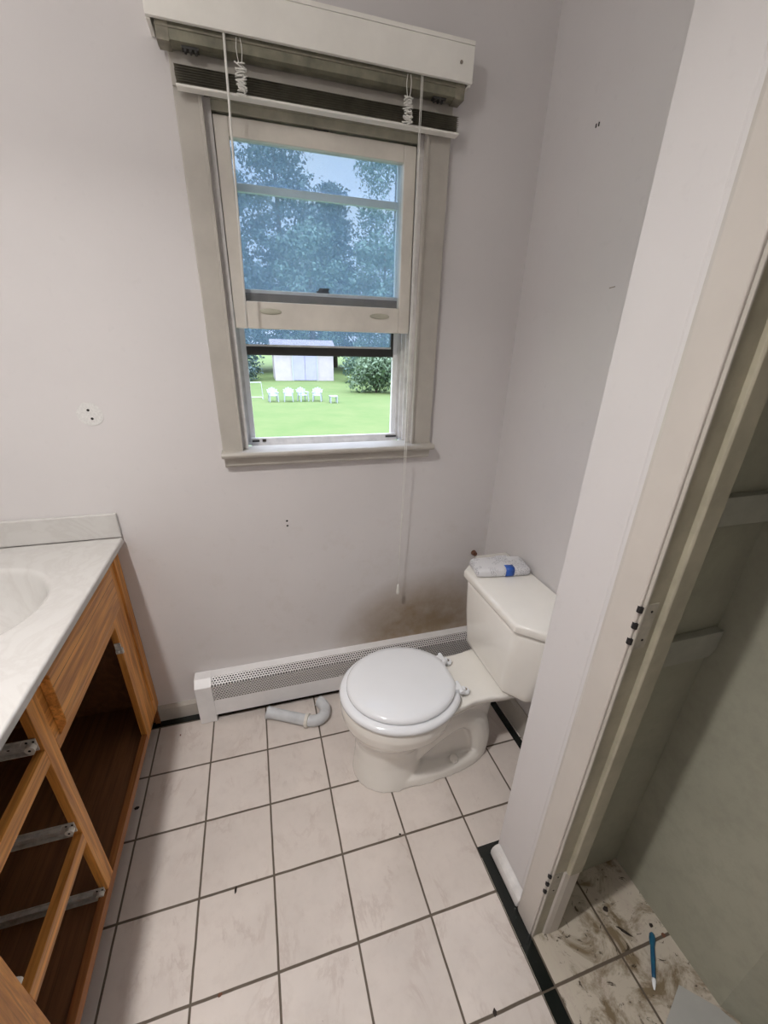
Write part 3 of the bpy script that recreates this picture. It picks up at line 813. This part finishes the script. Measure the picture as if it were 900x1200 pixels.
# crumbs on the floor
def crumb(x, y, r, mat, label, st=1.0, a=0.0):
    bm = bmesh.new(); bmesh.ops.create_icosphere(bm, subdivisions=2, radius=r)
    rr = random.Random(int(x * 1000))
    for v in bm.verts:
        v.co *= 1 + rr.uniform(-.25, .25); v.co.x *= st; v.co.z *= .5
        v.co = Matrix.Rotation(a, 3, 'Z') @ v.co + Vector((x, y, r * .45))
    o = obj('debris_crumb', bm, mat); tag(o, label, 'crumb')
crumb(.300, -.436, .0030, M['crumb'], 'tiny black twig-like crumb at a grout line in the left half of the floor', 3.0, 1.4)
crumb(.269, -.646, .0034, M['crumbr'], 'reddish crumb in the grout line near the bottom edge', 1.6, .3)
crumb(.887, -.857, .0045, M['crumb'], 'dark curled crumb on the grout line at the bottom edge near the green strip', 1.5, 1.2)
crumb(.796, -.425, .0030, M['crumb'], 'dark speck at a grout crossing in front of the toilet', 1.2, 0)
crumb(.082, .154, .0040, M['crumbr'], 'brown smear-like crumb by the left end of the heater', .6, 0)
crumb(-.018, -.110, .0055, M['crumb'], 'dark crumb close to the vanity toe kick', 1.4, .2)
crumb(1.381, -.832, .0045, M['crumb'], 'dark crumb above the teal stick on the closet floor', 1.3, .8)
crumb(1.288, -.768, .0065, M['crumb'], 'large dark crumb near the closet corner joint', 1.2, .4)
crumb(1.300, -.822, .0034, M['crumb'], 'long thin dark twig crumb across a closet tile', 5.5, -.9)
crumb(1.396, -.858, .0045, M['crumbr'], 'rust brown crumb against the closet back wall', 1.1, 0)

# ---------------------------------------------------------------- lamps (above the frame)
cl = thing('ceiling_light', 'round opal glass ceiling light', 'lamp', (-.05, -.92, ZC))
bm = bmesh.new(); tube(bm, [(-.05, -.92, ZC - .0005), (-.05, -.92, ZC - .018)], .10, 32); part('base', bm, M['pvcw'], cl)
bm = bmesh.new(); loft(bm, [egg(-.05, -.92, r, r, r, ZC - z, 32) for r, z in ((.09, .0185), (.095, .03), (.085, .05), (.05, .062), (.01, .066))]); part('shade', bm, M['lamp'], cl, smooth=True)
vl = thing('vanity_light', 'long bar light on the wall over the vanity', 'lamp', (-.54, -.20, 2.0))
part('bar', bxm(-.5499, -.52, -.48, .08, 1.95, 2.05), M['slide'], vl, bevel=.004)
for y in (-.40, -.20, 0.0):
    bm = bmesh.new(); bmesh.ops.create_uvsphere(bm, u_segments=20, v_segments=12, radius=.042)
    for v in bm.verts: v.co += Vector((-.472, y, 2.0))
    part('globe', bm, M['lamp'], vl, smooth=True)
def light(name, typ, loc, energy, col, **k):
    ld = bpy.data.lights.new(name, typ); ld.energy = energy; ld.color = col
    for a, b in k.items(): setattr(ld, a, b)
    o = bpy.data.objects.new(name, ld); COL.objects.link(o); o.location = loc; return o
light('ceiling_lamp', 'AREA', (-.05, -.92, ZC - .075), 14.2, (1, .965, .945), shape='DISK', size=.09, spread=math.radians(132))
light('ceiling_bulb', 'POINT', (-.05, -.92, ZC - .13), 9.0, (1, .965, .935), shadow_soft_size=.05)
light('vanity_lamp', 'POINT', (-.40, -.20, 2.0), 1.3, (1, .96, .93), shadow_soft_size=.05)

# ---------------------------------------------------------------- outside
GZ = -2.4
bm = bmesh.new(); box(bm, -90, 130, 1.5, 170, GZ - .3, GZ)
o = obj('lawn', bm, M['lawn']); tag(o, 'bright green mown lawn seen through the open window', 'lawn', kind='structure')
# shed
sh = thing('garden_shed', 'low white garden shed with pale double doors at the end of the lawn', 'shed', (5.35, 43, GZ))
part('walls', bxm(2.65, 8.15, 41.7, 45.2, GZ, .35), M['shedw'], sh)
bm = bmesh.new(); prism(bm, [(41.35, .35), (45.55, .35), (43.45, 1.15)], 0, 2.4, 8.4); part('roof', bm, M['shedr'], sh)
for x0, x1 in ((4.35, 5.40), (5.44, 6.50)): part('door', bxm(x0, x1, 41.6, 41.69, GZ + .05, .15), M['shedd'], sh)
bm = bmesh.new(); box(bm, 4.2, 4.34, 41.58, 41.69, GZ, .28); box(bm, 6.51, 6.65, 41.58, 41.69, GZ, .28); box(bm, 4.2, 6.65, 41.58, 41.69, .16, .28); part('door_trim', bm, M['soccer'], sh)
# chairs
def make_chair(loc, label):
    t = thing('garden_chair', label, 'chair', loc, 'white plastic chairs in a row on the lawn')
    def lp(name, bm): 
        o = obj(name, bm, M['garden'], t); o.matrix_parent_inverse = Matrix.Identity(4); return o
    lp('seat', bxm(-.25, .25, -.25, .22, .36, .40))
    bm = bmesh.new()
    for k in range(5):
        a = math.radians(-26 + 13 * k); x = .19 * (k - 2) / 2
        topx = x * 1.45; tz = .84 - .05 * abs(k - 2) ** 1.3
        loft(bm, [[(x - .035, .20, .40), (x + .035, .20, .40), (x + .035, .23, .40), (x - .035, .23, .40)], [(topx - .058, .32, tz), (topx + .058, .32, tz), (topx + .058, .35, tz), (topx - .058, .35, tz)]])
    box(bm, -.26, .26, .29, .33, .66, .72); lp('backrest', bm)
    for s in (-1, 1):
        for y in (-.24, .22):
            bm = bmesh.new(); loft(bm, [[(s * .27 + a, y + b, 0) for a, b in ((-.03, -.03), (.03, -.03), (.03, .03), (-.03, .03))], [(s * .24 + a, y * .95 + b, .40 if y > 0 else .56) for a, b in ((-.035, -.03), (.035, -.03), (.035, .03), (-.035, .03))]]); lp('leg', bm)
        lp('armrest', bxm(s * .27 - .045, s * .27 + .045, -.28, .26, .55, .59))
    return t
ch = make_chair((1.70, 27.5, GZ), 'white plastic garden chair at the left end of the row of four')
def copy_tree(t, loc, rz, label):
    r = t.copy(); COL.objects.link(r); r.location = loc; r.rotation_euler = (0, 0, rz); r['label'] = label
    for c in list(t.children):
        k = c.copy(); COL.objects.link(k); k.parent = r
    return r
ch.rotation_euler = (0, 0, .15)
copy_tree(ch, (2.66, 27.5, GZ), -.1, 'white plastic garden chair second from the left in the row of four')
copy_tree(ch, (3.58, 27.6, GZ), .35, 'white plastic garden chair second from the right in the row of four')
copy_tree(ch, (4.50, 27.5, GZ), -.25, 'white plastic garden chair at the right end of the row of four')
tb_ = thing('garden_table', 'small low white plastic table right of the garden chairs', 'table', (5.42, 26.7, GZ))
part('tabletop', bxm(5.17, 5.67, 26.45, 26.95, GZ + .38, GZ + .43), M['garden'], tb_)
for x in (5.21, 5.63):
    for y in (26.49, 26.91): part('leg', bxm(x - .03, x + .03, y - .03, y + .03, GZ, GZ + .379), M['garden'], tb_)
gl_ = thing('football_goal', 'small white pipe goal frame on the lawn left of the chairs', 'goal', (.3, 28.6, GZ))
bm = bmesh.new(); tube(bm, [(1.10, 28.6, GZ), (1.05, 28.6, GZ + 1.06), (-.55, 28.6, GZ + 1.06), (-.60, 28.6, GZ)], .035, 8); part('front_frame', bm, M['soccer'], gl_)
bm = bmesh.new(); tube(bm, [(1.08, 28.6, GZ + .03), (1.05, 29.5, GZ + .03), (-.55, 29.5, GZ + .03), (-.58, 28.6, GZ + .03)], .03, 8); part('ground_frame', bm, M['soccer'], gl_)
# foliage
def leaves(bm, c, rad, n, size, rr, shell=.55):
    for _ in range(n):
        th = rr.uniform(0, 2 * PI); ph = math.acos(rr.uniform(-1, 1)); r = shell + (1 - shell) * rr.random()
        d = Vector((math.sin(ph) * math.cos(th), math.sin(ph) * math.sin(th), math.cos(ph)))
        p = Vector(c) + Vector((d.x * rad[0], d.y * rad[1], d.z * rad[2])) * r
        a = Vector((rr.uniform(-1, 1), rr.uniform(-1, 1), rr.uniform(-1, 1))).normalized(); b = a.cross(d + Vector((.01, .02, .03))).normalized()
        s = size * rr.uniform(.6, 1.3)
        vs = [bm.verts.new(p + a * s), bm.verts.new(p + b * s * .55), bm.verts.new(p - a * s), bm.verts.new(p - b * s * .55)]
        bm.faces.new(vs)
def conifer_mesh(seed, H, W):
    rr = random.Random(seed); bm = bmesh.new()
    for k in range(60):
        u = (k + rr.random()) / 60; z = H * (.10 + .9 * u); R = W * (1 - u) ** .8 * rr.uniform(.75, 1.15) + .3
        for j in range(7):
            a = rr.uniform(0, 2 * PI); q = R * rr.uniform(.2, 1)
            leaves(bm, (q * math.cos(a), q * math.sin(a), z - .15 * q), (1.0 + W * .15, 1.0 + W * .15, .7), 44, .23, rr, .1)
    return bm
def broad_mesh(seed, H, W):
    rr = random.Random(seed); bm = bmesh.new()
    for k in range(70):
        a = rr.uniform(0, 2 * PI); u = rr.random(); z = H * (.22 + .74 * u)
        R = W * math.sqrt(max(.05, 1 - (2 * u - .9) ** 2 / 1.3)) * rr.uniform(.4, 1)
        leaves(bm, (R * math.cos(a), R * math.sin(a), z), (W * .30, W * .30, W * .26), 130, .20, rr, .4)
    return bm
def tree(kind, seed, x, y, H, W, label, mat):
    t = thing('conifer_tree' if kind == 'c' else 'leafy_tree', label, 'tree', (x, y, GZ))
    b = conifer_mesh(seed, H, W) if kind == 'c' else broad_mesh(seed, H, W)
    k = obj('foliage', b, mat, t); k.matrix_parent_inverse = Matrix.Identity(4)
    bm = bmesh.new(); tube(bm, [(0, 0, 0), (.1, 0, H * .5), (0, 0, H * .92)], [.4, .25, .05], 10)
    k = obj('trunk', bm, M['bark'], t); k.matrix_parent_inverse = Matrix.Identity(4)
tree('c', 1, -2.0, 54, 30, 6.5, 'tall hazy conifer at the far left edge of the window', M['leaf_a'])
tree('c', 2, 5.0, 57, 33, 7.4, 'tallest hazy conifer left of the gap of sky', M['leaf_a'])
tree('b', 3, 7.6, 52, 14.5, 4.6, 'rounded leafy tree behind the shed roof', M['leaf_b'])
tree('c', 4, 12.0, 62, 20.5, 6.5, 'lower conifer standing under the gap of sky', M['leaf_a'])
tree('b', 5, 19.0, 58, 25, 5.8, 'broad leafy tree just right of the gap of sky', M['leaf_b'])
tree('c', 6, 25.5, 62, 31, 7.5, 'tall conifer behind the bush at the right of the window', M['leaf_a'])
tree('b', 7, 15.5, 50, 14, 4.2, 'low leafy tree between the shed and the big bush', M['leaf_b'])
tree('b', 8, -1.2, 51, 12.5, 4.6, 'dark leafy tree left of the shed', M['leaf_a'])
tree('b', 9, 29, 54, 21, 6, 'pale leafy tree at the far right edge of the window', M['leaf_b'])
tree('b', 10, -5.5, 50, 15, 5, 'leafy tree seen low at the left edge of the window', M['leaf_b'])
def bush(x, y, rx, rz, n, label, mat, seed):
    t = thing('garden_bush', label, 'bush', (x, y, GZ)); rr = random.Random(seed); bm = bmesh.new()
    for k in range(26):
        a = rr.uniform(0, 2 * PI); q = rx * math.sqrt(rr.random()) * .75; z = rz * rr.uniform(.18, .8)
        leaves(bm, (q * math.cos(a), q * math.sin(a), z), (rx * .4, rx * .4, rz * .27), n, .13, rr, .5)
    k = obj('foliage', bm, mat, t); k.matrix_parent_inverse = Matrix.Identity(4)
    bm = bmesh.new()
    for j in range(5):
        a = j * 1.3; tube(bm, [(0, 0, 0), (.5 * math.cos(a), .5 * math.sin(a), rz * .5)], [.06, .03], 6)
    k = obj('stems', bm, M['bark'], t); k.matrix_parent_inverse = Matrix.Identity(4)
bush(9.75, 32.0, 2.1, 3.0, 150, 'big light green rounded bush right of the shed', M['leaf_bush'], 21)
bush(10.6, 40.5, 2.0, 3.4, 70, 'darker bush against the right side of the shed', M['leaf_b'], 22)
bush(13.6, 37, 2.2, 3.2, 70, 'dark bush half hidden behind the big light green one', M['leaf_b'], 23)
bush(.1, 42.0, 1.6, 3.2, 60, 'dark shrub against the left side of the shed', M['leaf_a'], 24)
bush(-4.2, 44.0, 2.3, 3.4, 60, 'dark shrub at the left end of the lawn', M['leaf_a'], 25)

# ---------------------------------------------------------------- sky
w = bpy.data.worlds.new('overcast_sky'); scene.world = w; w.use_nodes = True
nt = w.node_tree; bg = nt.nodes['Background']
tc = nt.nodes.new('ShaderNodeTexCoord')
nz = noise(nt, 3, 4, .6, tc.outputs['Generated'])
L(nt, ramp(nt, nz, .3, .7, (.62, .74, 1.0), (.80, .86, 1.0)), bg.inputs['Color'])
gz = sepxyz(nt, tc.outputs['Generated'])[2]
up_ = math_(nt, 'MULTIPLY', math_(nt, 'SUBTRACT', gz, .40), 2.2, None, True)   # overcast: brighter towards the zenith
L(nt, math_(nt, 'ADD', 1.4, math_(nt, 'MULTIPLY', up_, 8.5)), bg.inputs['Strength'])
sun = light('sun', 'SUN', (0, 0, 30), .8, (1, .97, .92), angle=.6)
sun.rotation_euler = (math.radians(35), 0, math.radians(-25))

# ---------------------------------------------------------------- camera (solved from the tile grid and plumb lines)
F, PX, PY = 490.65, 452.8, 623.8
cam = bpy.data.cameras.new('camera'); co = bpy.data.objects.new('camera', cam); COL.objects.link(co)
R = Matrix(((.95715261, .27269001, .09746298), (-.28832394, .86602936, .408488), (.02698479, -.41908627, .90754533)))
right, fwd, up = R.col[0], R.col[1], R.col[2]
m = Matrix.Identity(4)
for i in range(3):
    m[i][0] = right[i]; m[i][1] = up[i]; m[i][2] = -fwd[i]
m.translation = Vector((.48421875, -1.17498601, 1.43276845))
co.matrix_world = m
cam.sensor_fit = 'HORIZONTAL'; cam.sensor_width = 36; cam.lens = 36 * F / 900
cam.shift_x = -(PX - 450) / 900; cam.shift_y = (PY - 600) / 900
cam.clip_start = .02; cam.clip_end = 500
scene.camera = co
scene.view_settings.view_transform = 'Standard'; scene.view_settings.look = 'None'
scene.view_settings.exposure = 0.0; scene.view_settings.gamma = 1; scene.view_settings.use_curve_mapping = False
